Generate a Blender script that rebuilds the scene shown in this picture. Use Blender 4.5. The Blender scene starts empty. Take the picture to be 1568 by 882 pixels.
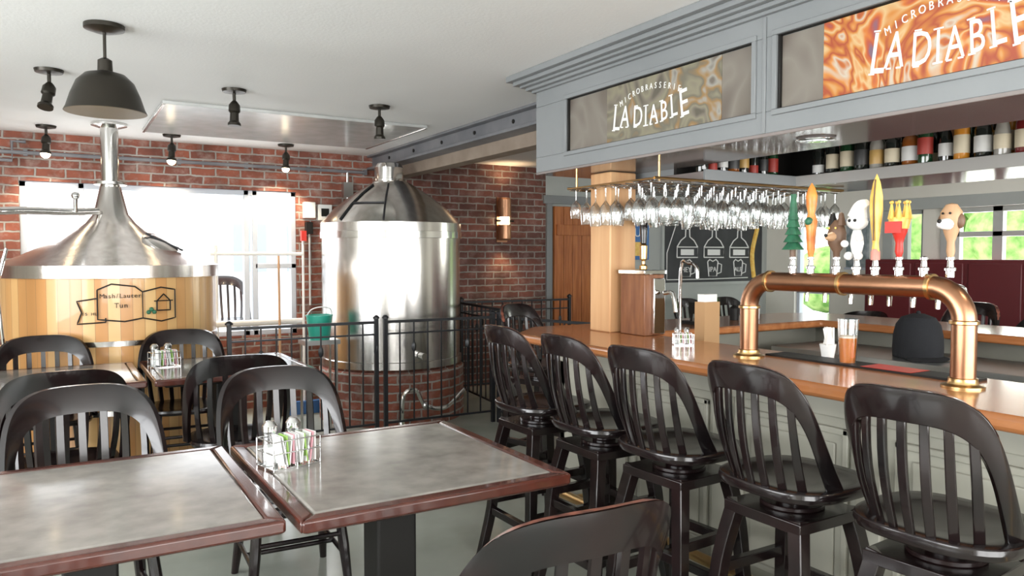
import bpy, math, random
from mathutils import Matrix, Vector, Euler
random.seed(7)
PI=math.pi
scene=bpy.context.scene

# ---------------------------------------------------------------- materials
def new_mat(name):
    m=bpy.data.materials.new(name); m.use_nodes=True
    nt=m.node_tree; b=nt.nodes['Principled BSDF']
    return m,nt,b
def c4(c): return (c[0],c[1],c[2],1)
def mat(name,col,rough=.5,metal=0,col2=None,nscale=5,stretch=(1,1,1),bump=0,bscale=40,trans=0,emis=None,estr=0,coat=0,lo=.35,hi=.65,detail=4,alpha=None,spec=None):
    m,nt,b=new_mat(name)
    b.inputs['Base Color'].default_value=c4(col)
    b.inputs['Roughness'].default_value=rough
    b.inputs['Metallic'].default_value=metal
    b.inputs['Transmission Weight'].default_value=trans
    b.inputs['Coat Weight'].default_value=coat
    b.inputs['Coat Roughness'].default_value=.08
    if spec is not None: b.inputs['Specular IOR Level'].default_value=spec
    if emis:
        b.inputs['Emission Color'].default_value=c4(emis); b.inputs['Emission Strength'].default_value=estr
    N=nt.nodes.new; L=nt.links.new
    if col2 or bump:
        tc=N('ShaderNodeTexCoord'); mp=N('ShaderNodeMapping'); mp.inputs['Scale'].default_value=stretch
        L(tc.outputs['Object'],mp.inputs['Vector'])
    if col2:
        n=N('ShaderNodeTexNoise'); n.inputs['Scale'].default_value=nscale; n.inputs['Detail'].default_value=detail
        r=N('ShaderNodeValToRGB'); r.color_ramp.elements[0].position=lo; r.color_ramp.elements[1].position=hi
        r.color_ramp.elements[0].color=c4(col); r.color_ramp.elements[1].color=c4(col2)
        L(mp.outputs[0],n.inputs['Vector']); L(n.outputs['Fac'],r.inputs[0]); L(r.outputs[0],b.inputs['Base Color'])
    if bump:
        n2=N('ShaderNodeTexNoise'); n2.inputs['Scale'].default_value=bscale; n2.inputs['Detail'].default_value=3
        bp=N('ShaderNodeBump'); bp.inputs['Strength'].default_value=bump; bp.inputs['Distance'].default_value=.01
        L(mp.outputs[0],n2.inputs['Vector']); L(n2.outputs['Fac'],bp.inputs['Height']); L(bp.outputs[0],b.inputs['Normal'])
    return m
def brick_mat(name,cyl=0,white=.5,k=1,c1=(.32,.098,.058),c2=(.18,.065,.048)):
    m,nt,b=new_mat(name); N=nt.nodes.new; L=nt.links.new
    tc=N('ShaderNodeTexCoord'); s=N('ShaderNodeSeparateXYZ'); L(tc.outputs['Object'],s.inputs[0])
    cb=N('ShaderNodeCombineXYZ')
    if cyl:
        a=N('ShaderNodeMath'); a.operation='ARCTAN2'; L(s.outputs['Y'],a.inputs[0]); L(s.outputs['X'],a.inputs[1])
        mu=N('ShaderNodeMath'); mu.operation='MULTIPLY'; mu.inputs[1].default_value=cyl; L(a.outputs[0],mu.inputs[0])
        L(mu.outputs[0],cb.inputs['X'])
    else: L(s.outputs['X'],cb.inputs['X'])
    L(s.outputs['Z'],cb.inputs['Y'])
    wn=N('ShaderNodeTexNoise'); wn.inputs['Scale'].default_value=14; L(cb.outputs[0],wn.inputs['Vector'])
    ws=N('ShaderNodeVectorMath'); ws.operation='SCALE'; ws.inputs['Scale'].default_value=.02; L(wn.outputs['Color'],ws.inputs[0])
    wa=N('ShaderNodeVectorMath'); wa.operation='ADD'; L(cb.outputs[0],wa.inputs[0]); L(ws.outputs[0],wa.inputs[1])
    br=N('ShaderNodeTexBrick'); L(wa.outputs[0],br.inputs['Vector'])
    br.inputs['Scale'].default_value=1; br.inputs['Brick Width'].default_value=.225; br.inputs['Row Height'].default_value=.078
    br.inputs['Mortar Size'].default_value=.0095; br.inputs['Mortar Smooth'].default_value=.35; br.inputs['Bias'].default_value=-.1
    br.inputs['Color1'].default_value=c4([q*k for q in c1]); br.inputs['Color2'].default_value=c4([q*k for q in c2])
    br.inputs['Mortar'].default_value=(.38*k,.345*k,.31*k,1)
    n=N('ShaderNodeTexNoise'); n.inputs['Scale'].default_value=8; n.inputs['Detail'].default_value=8; n.inputs['Roughness'].default_value=.65; L(cb.outputs[0],n.inputs['Vector'])
    r=N('ShaderNodeValToRGB'); r.color_ramp.elements[0].position=.48; r.color_ramp.elements[1].position=.70
    r.color_ramp.elements[0].color=(0,0,0,1); r.color_ramp.elements[1].color=(white,)*3+(1,)
    L(n.outputs['Fac'],r.inputs[0])
    mx=N('ShaderNodeMix'); mx.data_type='RGBA'; L(r.outputs[0],mx.inputs['Factor']); L(br.outputs['Color'],mx.inputs['A'])
    mx.inputs['B'].default_value=(.46*k,.36*k,.32*k,1)
    n3=N('ShaderNodeTexNoise'); n3.inputs['Scale'].default_value=3.3; n3.inputs['Detail'].default_value=5; L(cb.outputs[0],n3.inputs['Vector'])
    r3=N('ShaderNodeValToRGB'); r3.color_ramp.elements[0].position=.3; r3.color_ramp.elements[1].position=.6
    r3.color_ramp.elements[0].color=(.50,.48,.46,1); r3.color_ramp.elements[1].color=(1,1,1,1); L(n3.outputs['Fac'],r3.inputs[0])
    m2=N('ShaderNodeMix'); m2.data_type='RGBA'; m2.blend_type='MULTIPLY'; m2.inputs['Factor'].default_value=1
    L(mx.outputs['Result'],m2.inputs['A']); L(r3.outputs[0],m2.inputs['B'])
    L(m2.outputs['Result'],b.inputs['Base Color']); b.inputs['Roughness'].default_value=.85
    inv=N('ShaderNodeMath'); inv.operation='SUBTRACT'; inv.inputs[0].default_value=1; L(br.outputs['Fac'],inv.inputs[1])
    ad=N('ShaderNodeMath'); ad.operation='MULTIPLY_ADD'; ad.inputs[1].default_value=.5; L(n.outputs['Fac'],ad.inputs[0]); L(inv.outputs[0],ad.inputs[2])
    bp=N('ShaderNodeBump'); bp.inputs['Strength'].default_value=.8; bp.inputs['Distance'].default_value=.012
    L(ad.outputs[0],bp.inputs['Height']); L(bp.outputs[0],b.inputs['Normal'])
    return m
def stave_mat(name):
    m,nt,b=new_mat(name); N=nt.nodes.new; L=nt.links.new
    tc=N('ShaderNodeTexCoord'); s=N('ShaderNodeSeparateXYZ'); L(tc.outputs['Object'],s.inputs[0])
    a=N('ShaderNodeMath'); a.operation='ARCTAN2'; L(s.outputs['Y'],a.inputs[0]); L(s.outputs['X'],a.inputs[1])
    mu=N('ShaderNodeMath'); mu.operation='MULTIPLY'; mu.inputs[1].default_value=60/(2*PI); L(a.outputs[0],mu.inputs[0])
    fl=N('ShaderNodeMath'); fl.operation='FLOOR'; L(mu.outputs[0],fl.inputs[0])
    wn=N('ShaderNodeTexWhiteNoise'); wn.noise_dimensions='1D'; L(fl.outputs[0],wn.inputs['W'])
    r=N('ShaderNodeValToRGB'); e=r.color_ramp.elements
    e[0].color=(.56,.27,.09,1); e[1].color=(.76,.50,.22,1)
    L(wn.outputs['Value'],r.inputs[0])
    fr=N('ShaderNodeMath'); fr.operation='FRACT'; L(mu.outputs[0],fr.inputs[0])
    gt=N('ShaderNodeMath'); gt.operation='GREATER_THAN'; gt.inputs[1].default_value=.045; L(fr.outputs[0],gt.inputs[0])
    mx=N('ShaderNodeMix'); mx.data_type='RGBA'; L(gt.outputs[0],mx.inputs['Factor']); mx.inputs['A'].default_value=(.38,.20,.08,1); L(r.outputs[0],mx.inputs['B'])
    L(mx.outputs['Result'],b.inputs['Base Color']); b.inputs['Roughness'].default_value=.3; b.inputs['Coat Weight'].default_value=.3
    return m
def swirl_mat(name,cols,scale=3,dist=2.5,seed=0,rough=.15,span=(.30,.70)):
    m,nt,b=new_mat(name); N=nt.nodes.new; L=nt.links.new
    tc=N('ShaderNodeTexCoord'); mp=N('ShaderNodeMapping'); mp.inputs['Location'].default_value=(seed,seed*2,seed)
    L(tc.outputs['Object'],mp.inputs['Vector'])
    n=N('ShaderNodeTexNoise'); n.inputs['Scale'].default_value=scale; n.inputs['Detail'].default_value=1.5; n.inputs['Distortion'].default_value=dist
    L(mp.outputs[0],n.inputs['Vector'])
    r=N('ShaderNodeValToRGB'); cr=r.color_ramp
    while len(cr.elements)<len(cols): cr.elements.new(.5)
    for i,c in enumerate(cols):
        cr.elements[i].position=span[0]+(span[1]-span[0])*i/(len(cols)-1); cr.elements[i].color=c4(c)
    L(n.outputs['Fac'],r.inputs[0]); L(r.outputs[0],b.inputs['Base Color']); b.inputs['Roughness'].default_value=rough
    return m
def glass_mat(name,tint=(.95,.97,.97),gl=.12):
    m=bpy.data.materials.new(name); m.use_nodes=True; nt=m.node_tree; nt.nodes.clear(); N=nt.nodes.new; L=nt.links.new
    o=N('ShaderNodeOutputMaterial'); mx=N('ShaderNodeMixShader'); t=N('ShaderNodeBsdfTransparent'); g=N('ShaderNodeBsdfGlossy')
    lw=N('ShaderNodeLayerWeight'); lw.inputs['Blend'].default_value=.35
    ad=N('ShaderNodeMath'); ad.operation='ADD'; ad.inputs[1].default_value=gl; ad.use_clamp=True
    L(lw.outputs['Facing'],ad.inputs[0]); t.inputs['Color'].default_value=c4(tint); g.inputs['Roughness'].default_value=.03
    L(ad.outputs[0],mx.inputs[0]); L(t.outputs[0],mx.inputs[1]); L(g.outputs[0],mx.inputs[2]); L(mx.outputs[0],o.inputs[0])
    return m

BRICK=brick_mat('brick_red',white=.6); BRICKD=brick_mat('brick_shaded',white=.4,k=.85,c1=(.25,.09,.065),c2=(.15,.065,.055)); BRICKC=brick_mat('brick_round',cyl=.72)  # BRICKD bakes the dimmer light right of the tank into a darker colour
CEIL=mat('ceiling_paint',(.77,.77,.76),.6,col2=(.81,.81,.80),nscale=1,bump=.1,bscale=60)
FLOOR=mat('floor_painted',(.29,.31,.27),.18,col2=(.39,.41,.36),nscale=1.6,bump=.05,bscale=8)
CREAM=mat('wall_cream',(.68,.66,.58),.7,col2=(.72,.70,.63),nscale=2)
GREYW=mat('wall_grey',(.36,.38,.36),.6,col2=(.40,.42,.40),nscale=2)
CAN=mat('canopy_grey_paint',(.195,.207,.213),.38,col2=(.217,.228,.234),nscale=2)
CAND=mat('canopy_underside',(.19,.165,.155),.10,col2=(.24,.21,.20),nscale=2)
CANL=mat('shelf_underside_gloss',(.42,.41,.39),.12,.3)
DARK=mat('dark_edge',(.012,.011,.010),.5,spec=.25)
BLACK=mat('black_lacquer',(.005,.0038,.0042),.22,coat=.3,bump=.03,bscale=12,col2=(.013,.006,.006),nscale=5,spec=.4)
WORN=mat('worn_red_wood',(.04,.01,.008),.35,col2=(.24,.08,.05),nscale=30)
MAHOG=mat('mahogany_edge',(.05,.011,.007),.2,col2=(.09,.020,.011),nscale=8,stretch=(1,1,1),coat=.5)
LAM=mat('mottled_laminate',(.20,.188,.170),.16,col2=(.32,.30,.272),nscale=11,detail=9,lo=.3,hi=.7,coat=.15)
BARW=mat('bar_wood',(.36,.125,.04),.2,col2=(.50,.20,.075),nscale=3,stretch=(6,.6,6),coat=.35)
BARPAN=mat('bar_panel_sage',(.34,.335,.28),.42,col2=(.40,.39,.33),nscale=3)
PINE=mat('pine_post',(.50,.25,.11),.45,col2=(.70,.44,.23),nscale=2.2,stretch=(9,9,.5),lo=.2,hi=.8,detail=6)
DOORW=mat('door_wood',(.30,.085,.018),.4,col2=(.44,.15,.04),nscale=4,stretch=(9,9,.7))
STEEL=mat('brushed_steel',(.62,.59,.56),.22,1,col2=(.73,.71,.68),nscale=3,stretch=(6,6,.3),bump=.12,bscale=2.2)
STEEL2=mat('polished_steel',(.76,.75,.73),.15,1)
STEELT=mat('counter_steel',(.66,.67,.66),.28,1)
PANEL=mat('ceiling_metal_panel',(.50,.51,.50),.22,.35,col2=(.6,.61,.6),nscale=6,bump=.15,bscale=6)
STAVE=stave_mat('tun_staves')
IRON=mat('wrought_iron',(.012,.013,.016),.45)
BEAM=mat('painted_beam',(.13,.135,.15),.45,col2=(.19,.19,.20),nscale=4)
BEAMW=mat('beam_wood',(.22,.17,.13),.6,col2=(.3,.24,.19),nscale=4)
WHITE=mat('white_frame',(.50,.54,.60),.4)
WHITEP=mat('white_plastic',(.75,.75,.73),.35)
COPPER=mat('copper_pipe',(.34,.165,.09),.32,1,col2=(.45,.24,.14),nscale=5,bump=.04,bscale=15)
BRASS=mat('brass',(.58,.38,.17),.28,1)
CHROME=mat('chrome',(.8,.8,.8),.08,1)
GLASS=glass_mat('clear_glass',gl=.18)
GLASS2=glass_mat('shaker_glass',gl=.2)
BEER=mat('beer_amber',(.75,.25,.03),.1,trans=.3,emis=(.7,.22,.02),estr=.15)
FOAM=mat('beer_foam',(.85,.8,.7),.8)
LAMPO=mat('lamp_shade_dark',(.03,.026,.02),.35,.6)
LAMPI=mat('lamp_shade_inner',(.22,.17,.11),.4,.3)
BULB=mat('bulb_glow',(1,.85,.6),.3,emis=(1,.78,.5),estr=12)
SCON=mat('sconce_copper',(.5,.26,.15),.35,.8)
CHALK=mat('chalkboard_black',(.03,.032,.034),.7,col2=(.05,.052,.055),nscale=3)
CHW=mat('chalk_white',(.75,.75,.73),.9)
BURG=mat('burgundy_vinyl',(.12,.014,.018),.4)
GREEN=mat('tap_green',(.03,.16,.08),.5,col2=(.02,.09,.05),nscale=30)
ORANGE=mat('tap_orange',(.62,.17,.03),.35,col2=(.75,.30,.06),nscale=20); YEL=mat('tap_yellow',(.75,.42,.07),.35,col2=(.85,.6,.15),nscale=20); RED=mat('tap_red',(.55,.03,.02),.3)
BROWN=mat('tap_brown',(.13,.07,.04),.5); TAN=mat('tap_tan',(.45,.27,.15),.5)
LEAF=mat('hedge_leaves',(.10,.24,.04),.8,col2=(.38,.52,.18),nscale=5,detail=8)
CONC=mat('patio_concrete',(.7,.7,.68),.8); FAC=mat('pale_facade',(.62,.65,.68),.8,col2=(.72,.74,.76),nscale=.6); FACW=mat('facade_window',(.30,.36,.42),.3)
TEAL=mat('teal_plastic',(.02,.30,.22),.4); BLUEP=mat('blue_poster',(.05,.16,.40),.5)
CLOTH=mat('cap_cloth',(.012,.013,.016),.9,bump=.3,bscale=200)
PAPER=mat('paper_bag',(.42,.25,.12),.8); PACK=mat('sugar_packet',(.8,.8,.78),.6); PACKG=mat('sweetener_green',(.3,.5,.12),.6); PACKP=mat('sweetener_pink',(.7,.35,.4),.6)
SIGNT=mat('sign_lettering',(.72,.72,.70),.4)
SIGNB=swirl_mat('sign_smoked_pane',[(.08,.067,.055),(.14,.12,.10),(.20,.18,.155),(.12,.10,.085)],2,1)
ART1=swirl_mat('sign_art_olive',[(.10,.09,.07),(.17,.15,.12),(.22,.20,.14),(.14,.13,.10),(.26,.16,.07),(.28,.27,.24),(.14,.12,.10)],3,2.5,3)
ART2=swirl_mat('sign_art_orange',[(.16,.10,.14),(.34,.07,.04),(.48,.15,.035),(.52,.36,.18),(.46,.18,.04),(.30,.06,.03),(.50,.20,.05),(.46,.40,.32),(.40,.12,.03),(.28,.05,.04)],2.6,3.2,.9,.2,(.28,.72))
BOXW=mat('tap_box_wood',(.16,.06,.03),.35,col2=(.26,.11,.05),nscale=4,stretch=(8,8,1))

# ---------------------------------------------------------------- mesh builder
class MB:
    def __init__(s): s.v=[];s.f=[];s.mi=[];s.mats=[];s.M=Matrix()
    def idx(s,m):
        if m not in s.mats: s.mats.append(m)
        return s.mats.index(m)
    def add(s,vs,fs,m):
        o=len(s.v); i=s.idx(m)
        s.v+= [tuple(s.M@Vector(p)) for p in vs]
        for f in fs: s.f.append([o+k for k in f]); s.mi.append(i)
    def box(s,x0,x1,y0,y1,z0,z1,m):
        vs=[(x,y,z) for z in (z0,z1) for y in (y0,y1) for x in (x0,x1)]
        s.add(vs,[(0,2,3,1),(4,5,7,6),(0,1,5,4),(2,6,7,3),(0,4,6,2),(1,3,7,5)],m)
    def boxr(s,c,size,m,rot=(0,0,0)):
        R=Matrix.Translation(c)@Euler(rot).to_matrix().to_4x4(); o=s.M; s.M=o@R
        a,b,d=[k/2 for k in size]; s.box(-a,a,-b,b,-d,d,m); s.M=o
    def prism(s,poly,z0,z1,m):
        n=len(poly); vs=[(x,y,z0) for x,y in poly]+[(x,y,z1) for x,y in poly]
        fs=[list(range(n))[::-1],list(range(n,2*n))]+[(i,(i+1)%n,n+(i+1)%n,n+i) for i in range(n)]
        s.add(vs,fs,m)
    def lathe(s,prof,m,c=(0,0,0),seg=24,rot=None,sx=1,sy=1):
        T=Matrix.Translation(c)@(Euler(rot).to_matrix().to_4x4() if rot else Matrix()); o=s.M; s.M=o@T
        vs=[];fs=[];n=len(prof)
        for r,z in prof:
            for k in range(seg):
                a=2*PI*k/seg; vs.append((r*sx*math.cos(a),r*sy*math.sin(a),z))
        for i in range(n-1):
            for k in range(seg):
                k2=(k+1)%seg; fs.append((i*seg+k,i*seg+k2,(i+1)*seg+k2,(i+1)*seg+k))
        if prof[0][0]>1e-4: fs.append([k for k in range(seg)][::-1])
        if prof[-1][0]>1e-4: fs.append([(n-1)*seg+k for k in range(seg)])
        s.add(vs,fs,m); s.M=o
    def tube(s,pts,r,m,seg=10,up=(0,0,1),phase=0,smooth=0):
        P=[Vector(p) for p in pts]
        if smooth:
            Q=[]
            n=len(P)
            for i in range(n-1):
                p0=P[max(i-1,0)];p1=P[i];p2=P[i+1];p3=P[min(i+2,n-1)]
                for k in range(smooth):
                    t=k/smooth
                    Q.append(.5*((2*p1)+(p2-p0)*t+(2*p0-5*p1+4*p2-p3)*t*t+(3*p1-p0-3*p2+p3)*t**3))
            Q.append(P[-1]); 
            if isinstance(r,(list,tuple)):
                r=[r[min(int(j/smooth),n-1)]*(1-(j%smooth)/smooth)+r[min(int(j/smooth)+1,n-1)]*((j%smooth)/smooth) for j in range(len(Q))]
            P=Q
        n=len(P); vs=[];fs=[]; nrm=None
        for i in range(n):
            t=(P[min(i+1,n-1)]-P[max(i-1,0)]).normalized()
            if nrm is None:
                u=Vector(up)
                if abs(t.dot(u))>.95: u=Vector((1,0,0))
                nrm=(u-t*u.dot(t)).normalized()
            else:
                nrm=(nrm-t*nrm.dot(t)); nrm.normalize()
            b=t.cross(nrm); rr=r[i] if isinstance(r,(list,tuple)) else r
            for k in range(seg):
                a=2*PI*k/seg+phase; vs.append(tuple(P[i]+nrm*rr*math.cos(a)+b*rr*math.sin(a)))
        for i in range(n-1):
            for k in range(seg):
                k2=(k+1)%seg; fs.append((i*seg+k,i*seg+k2,(i+1)*seg+k2,(i+1)*seg+k))
        fs.append(list(range(seg))[::-1]); fs.append([(n-1)*seg+k for k in range(seg)])
        s.add(vs,fs,m)
    def ball(s,c,r,m,sx=1,sy=1,sz=1,seg=14,rot=None):
        prof=[(r*math.sin(PI*i/8),-r*sz*math.cos(PI*i/8)) for i in range(9)]
        prof[0]=(1e-5,-r*sz);prof[-1]=(1e-5,r*sz)
        s.lathe(prof,m,c,seg,rot,sx,sy)
    def text(s,st,size,m,mw,ext=.002,align='CENTER'):
        cu=bpy.data.curves.new('t','FONT'); cu.body=st; cu.size=size; cu.extrude=ext; cu.align_x=align; cu.resolution_u=3
        ob=bpy.data.objects.new('t',cu); scene.collection.objects.link(ob)
        bpy.context.view_layer.update()
        me=ob.to_mesh(); vs=[tuple(mw@v.co) for v in me.vertices]; fs=[tuple(p.vertices) for p in me.polygons]
        ob.to_mesh_clear(); bpy.data.objects.remove(ob); bpy.data.curves.remove(cu)
        s.add(vs,fs,m)
    def build(s,name,bevel=0,keep=False,loc=None,ang=35,seg=2):
        xs=[p[0] for p in s.v];ys=[p[1] for p in s.v];zs=[p[2] for p in s.v]
        o=Vector((0,0,0)) if keep else Vector(((min(xs)+max(xs))/2,(min(ys)+max(ys))/2,min(zs)))
        me=bpy.data.meshes.new(name); me.from_pydata([tuple(Vector(p)-o) for p in s.v],[],s.f)
        for m in s.mats: me.materials.append(m)
        me.polygons.foreach_set('material_index',s.mi)
        me.polygons.foreach_set('use_smooth',[True]*len(me.polygons))
        me.update(); me.set_sharp_from_angle(angle=math.radians(ang))
        ob=bpy.data.objects.new(name,me); scene.collection.objects.link(ob); ob.location=o
        if loc: ob.location=loc
        if bevel:
            b=ob.modifiers.new('bevel','BEVEL'); b.width=bevel; b.segments=seg; b.limit_method='ANGLE'; b.angle_limit=math.radians(50)
        return ob
def inst(ob,name,loc,rz=0):
    o=bpy.data.objects.new(name,ob.data); scene.collection.objects.link(o); o.location=loc; o.rotation_euler=(0,0,rz)
    for md in ob.modifiers:
        n=o.modifiers.new(md.name,md.type); n.width=md.width; n.segments=md.segments; n.limit_method='ANGLE'; n.angle_limit=md.angle_limit
    return o

# ---------------------------------------------------------------- room shell
H=2.55; YN=7.7; XR=9.0; XL=-3.2; YS=-3.2
b=MB(); b.box(XL-.2,XR+.2,YS-.2,YN+.2,-.1,0,FLOOR); b.build('floor',keep=True)
b=MB(); b.box(XL-.2,XR+.2,YS-.2,YN+.2,H,H+.1,CEIL); b.build('ceiling',keep=True)
W0,W1,WB,WT=-.24,2.10,.72,2.14
b=MB()
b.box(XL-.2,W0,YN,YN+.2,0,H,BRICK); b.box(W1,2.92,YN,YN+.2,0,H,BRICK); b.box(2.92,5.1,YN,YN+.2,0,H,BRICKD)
b.box(W0,W1,YN,YN+.2,0,WB,BRICK); b.box(W0,W1,YN,YN+.2,WT,H,BRICK)
b.box(5.1,XR+.2,YN,YN+.2,0,H,GREYW)
b.build('wall_north',keep=True)
b=MB()
ops=[(3.55,5.0,.1,2.06),(6.62,7.2,.1,1.95),(5.35,5.62,1.3,2.06)]
ops.sort(); y=YS-.2
for (a,c,z0,z1) in ops:
    b.box(XR,XR+.2,y,a,0,H,CREAM); b.box(XR,XR+.2,a,c,0,z0,CREAM); b.box(XR,XR+.2,a,c,z1,H,CREAM); y=c
b.box(XR,XR+.2,y,YN,0,H,CREAM); b.build('wall_east',keep=True)
b=MB(); b.box(XL-.2,XL,YS-.2,-.5,0,H,CREAM); b.box(XL-.2,XL,4.5,YN,0,H,CREAM); b.box(XL-.2,XL,-.5,4.5,0,.7,CREAM); b.box(XL-.2,XL,-.5,4.5,2.3,H,CREAM)
b.build('wall_west',keep=True)
b=MB(); b.box(XL,-2.2,YS-.2,YS,0,H,CREAM); b.box(6.5,XR,YS-.2,YS,0,H,CREAM); b.box(-2.2,6.5,YS-.2,YS,0,.6,CREAM); b.box(-2.2,6.5,YS-.2,YS,2.35,H,CREAM)
b.build('wall_south',keep=True)
def frames(name,x0,x1,y,z0,z1,vs,hs,m,axis='x',t=.05):
    b=MB()
    def bx(a0,a1,z0,z1):
        if axis=='x': b.box(a0,a1,y-.03,y+.05,z0,z1,m)
        else: b.box(y-.03,y+.05,a0,a1,z0,z1,m)
    bx(x0,x0+t,z0,z1); bx(x1-t,x1,z0,z1); bx(x0,x1,z0,z0+t); bx(x0,x1,z1-t,z1)
    for v in vs: bx(v-t/2,v+t/2,z0,z1)
    for (a0,a1,z) in hs: bx(a0,a1,z-t/2,z+t/2)
    return b.build(name,bevel=.005)
frames('window_1',W0,W1,YN+.06,WB,WT,[.22,1.62,1.70],[(1.7,W1,1.40)],WHITE)
frames('window_2',3.55,5.0,XR+.08,.1,2.06,[4.05,4.5,4.55],[(3.55,5.0,1.75)],GREYW,'y',.06)
frames('window_3',6.62,7.2,XR+.08,.1,1.95,[],[(6.62,7.2,1.0)],WHITE,'y')
frames('window_4',-.5,4.5,XL-.1,.7,2.3,[1.1,2.9],[],WHITE,'y')
frames('window_5',-2.2,6.5,YS-.1,.6,2.35,[0,2.1,4.3],[],WHITE)
frames('window_6',5.35,5.62,XR+.08,1.3,2.06,[],[],GREYW,'y')
b=MB(); b.box(XR-.03,XR,3.35,5.85,2.06,2.2,GREYW); b.box(XR-.03,XR,5.0,5.12,0,2.06,GREYW); b.box(XR-.03,XR,5.72,5.85,0,2.06,GREYW);b.build('trim_1',bevel=.004)
b=MB(); b.box(5.06,6.2,YN-.03,YN-.001,2.13,2.23,CAN); b.box(5.1,5.18,YN-.03,YN-.001,0,2.13,CAN); b.box(6.02,6.1,YN-.03,YN-.001,0,2.13,CAN);b.build('trim_2',bevel=.004)
b=MB()
for i in range(6): b.box(5.2+i*.135,5.33+i*.135,YN-.05,YN-.002,0.01,2.1,DOORW)
b.box(5.22,6.0,YN-.07,YN-.05,1.75,1.88,DOORW); b.box(5.22,6.0,YN-.07,YN-.05,.3,.45,DOORW); b.ball((5.9,YN-.1,1.0),.03,BRASS)
b.build('door_1',bevel=.004)
# exterior
b=MB(); b.box(-12,14,YN+.3,30,.2,.3,CONC); b.build('patio_ground',keep=True)
b=MB(); b.box(-3,1.2,19,19.5,.3,1.9,FAC); b.box(2.6,7,15,15.5,.3,2.6,FAC)
for i in range(4): b.box(2.9+i*1.0,3.5+i*1.0,14.95,15,1.2,2.1,FACW)
for i in range(3): b.box(-2.5+i*1.2,-1.8+i*1.2,18.95,19,1.0,1.6,FACW)
b.build('neighbour_building')
b=MB()
for i in range(60):
    b.ball((13+random.random()*1.2,-2+i*.2+random.random()*.2,.4+random.random()*2.6),.5+random.random()*.3,LEAF,seg=8)
b.build('garden_hedge')
# ceiling beam
b=MB(); b.box(2.84,3.00,3.80,YN-.01,2.53,H,BEAM); b.box(2.90,2.94,3.80,YN-.01,2.42,2.53,BEAM); b.box(2.84,3.0,3.80,YN-.01,2.40,2.425,BEAM)
b.box(3.0,3.14,3.80,YN-.01,2.30,2.5,BEAMW)
for i in range(6): b.lathe([(.016,0),(.016,.012)],DARK,(2.90,4.2+i*.6,2.48),8,(0,-PI/2,0))
b.build('steel_beam',bevel=.004)
b=MB(); b.box(.65,2.6,5.65,7.02,H-.025,H-.001,PANEL)
for x in (.65,2.58): b.box(x,x+.02,5.65,7.02,H-.03,H-.02,STEEL2)
b.build('ceiling_metal_panel',bevel=.003)
b=MB(); b.tube([(XL+.1,YN-.04,2.37),(2.8,YN-.04,2.37)],.017,BEAM); b.tube([(-1.2,YN-.04,2.30),(-.28,YN-.04,2.30),(-.28,YN-.04,2.46),(-.18,YN-.04,2.46)],.014,BEAM)
for i in range(10): b.box(-2.6+i*.6,-2.57+i*.6,YN-.05,YN-.001,2.345,2.395,BEAM)
b.tube([(2.62,YN-.04,2.37),(2.62,YN-.04,2.06)],.014,STEELT); b.box(2.57,2.67,YN-.07,YN-.001,2.1,2.26,STEELT)
b.build('wall_conduit')
b=MB(); b.box(2.16,2.27,YN-.09,YN-.001,1.88,2.04,WHITEP); b.box(2.30,2.44,YN-.08,YN-.001,1.86,2.02,WHITEP); b.box(2.33,2.41,YN-.085,YN-.07,1.9,1.98,DARK)
b.box(2.18,2.25,YN-.06,YN-.001,1.72,1.84,DARK); b.tube([(2.22,YN-.03,1.8),(2.22,YN-.03,1.0)],.01,WHITEP)
b.build('electrical_box',bevel=.004)
b=MB(); b.tube([(1.25,7.55,1.52),(2.10,7.5,1.52)],.018,WHITEP); b.tube([(1.25,7.5,.86),(2.1,7.5,.86)],.03,WHITEP); b.tube([(1.3,7.55,.0),(1.3,7.55,1.6)],.02,WHITEP);b.build('water_pipe')
b=MB(); b.tube([(2.02,7.2,0.0),(2.14,7.62,1.68)],.012,WHITEP); b.boxr((2.14,7.6,1.70),(.05,.05,.1),RED); b.boxr((2.02,7.2,.06),(.3,.06,.12),BLUEP);b.build('floor_mop')
b=MB(); b.tube([(1.80,7.2,0.0),(1.9,7.63,1.5)],.012,TAN); b.boxr((1.80,7.2,.08),(.2,.05,.16),BROWN); b.build('broom')
b=MB(); b.lathe([(.085,0),(.11,.2),(.115,.2),(.115,.21),(.10,.21),(.075,.01)],TEAL,(1.93,6.4,.79),20); b.tube([(1.82,6.4,.99),(1.85,6.35,1.05),(1.93,6.33,1.07),(2.01,6.35,1.05),(2.04,6.4,.99)],.005,WHITEP,smooth=4)
b.box(1.78,2.08,6.3,6.52,.75,.79,STEELT)
for x in (1.8,2.05):
    for y_ in (6.32,6.5): b.tube([(x,y_,0),(x,y_,.75)],.012,STEELT,6)
b.build('bucket_on_stand')

# ---------------------------------------------------------------- mash tun
tx,ty=.40,6.88
b=MB(); b.lathe([(.77,0),(.77,1.34)],STAVE,(tx,ty,0),120)
b.lathe([(.78,1.335),(.795,1.34),(.795,1.43),(.78,1.435),(.60,1.515),(.42,1.61),(.27,1.70),(.19,1.76),(.13,1.83),(.105,1.93),(.075,2.05),(.075,2.07)],STEEL,(tx,ty,0),96)
for z in (.35,.85): b.lathe([(.772,z),(.78,z+.003),(.78,z+.04),(.772,z+.043)],STEEL2,(tx,ty,0),96)
b.lathe([(.11,2.06),(.12,2.065),(.12,2.085),(.11,2.09)],STEEL2,(tx,ty,0),32)
b.lathe([(.066,2.08),(.066,H-.03)],STEEL2,(tx,ty,0),32); b.lathe([(.066,H-.04),(.13,H-.02),(.13,H-.002)],STEEL2,(tx,ty,0),32)
hm=Matrix.Translation((tx+.34,ty-.30,1.585))@Euler((.42,.46,0)).to_matrix().to_4x4()
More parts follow.
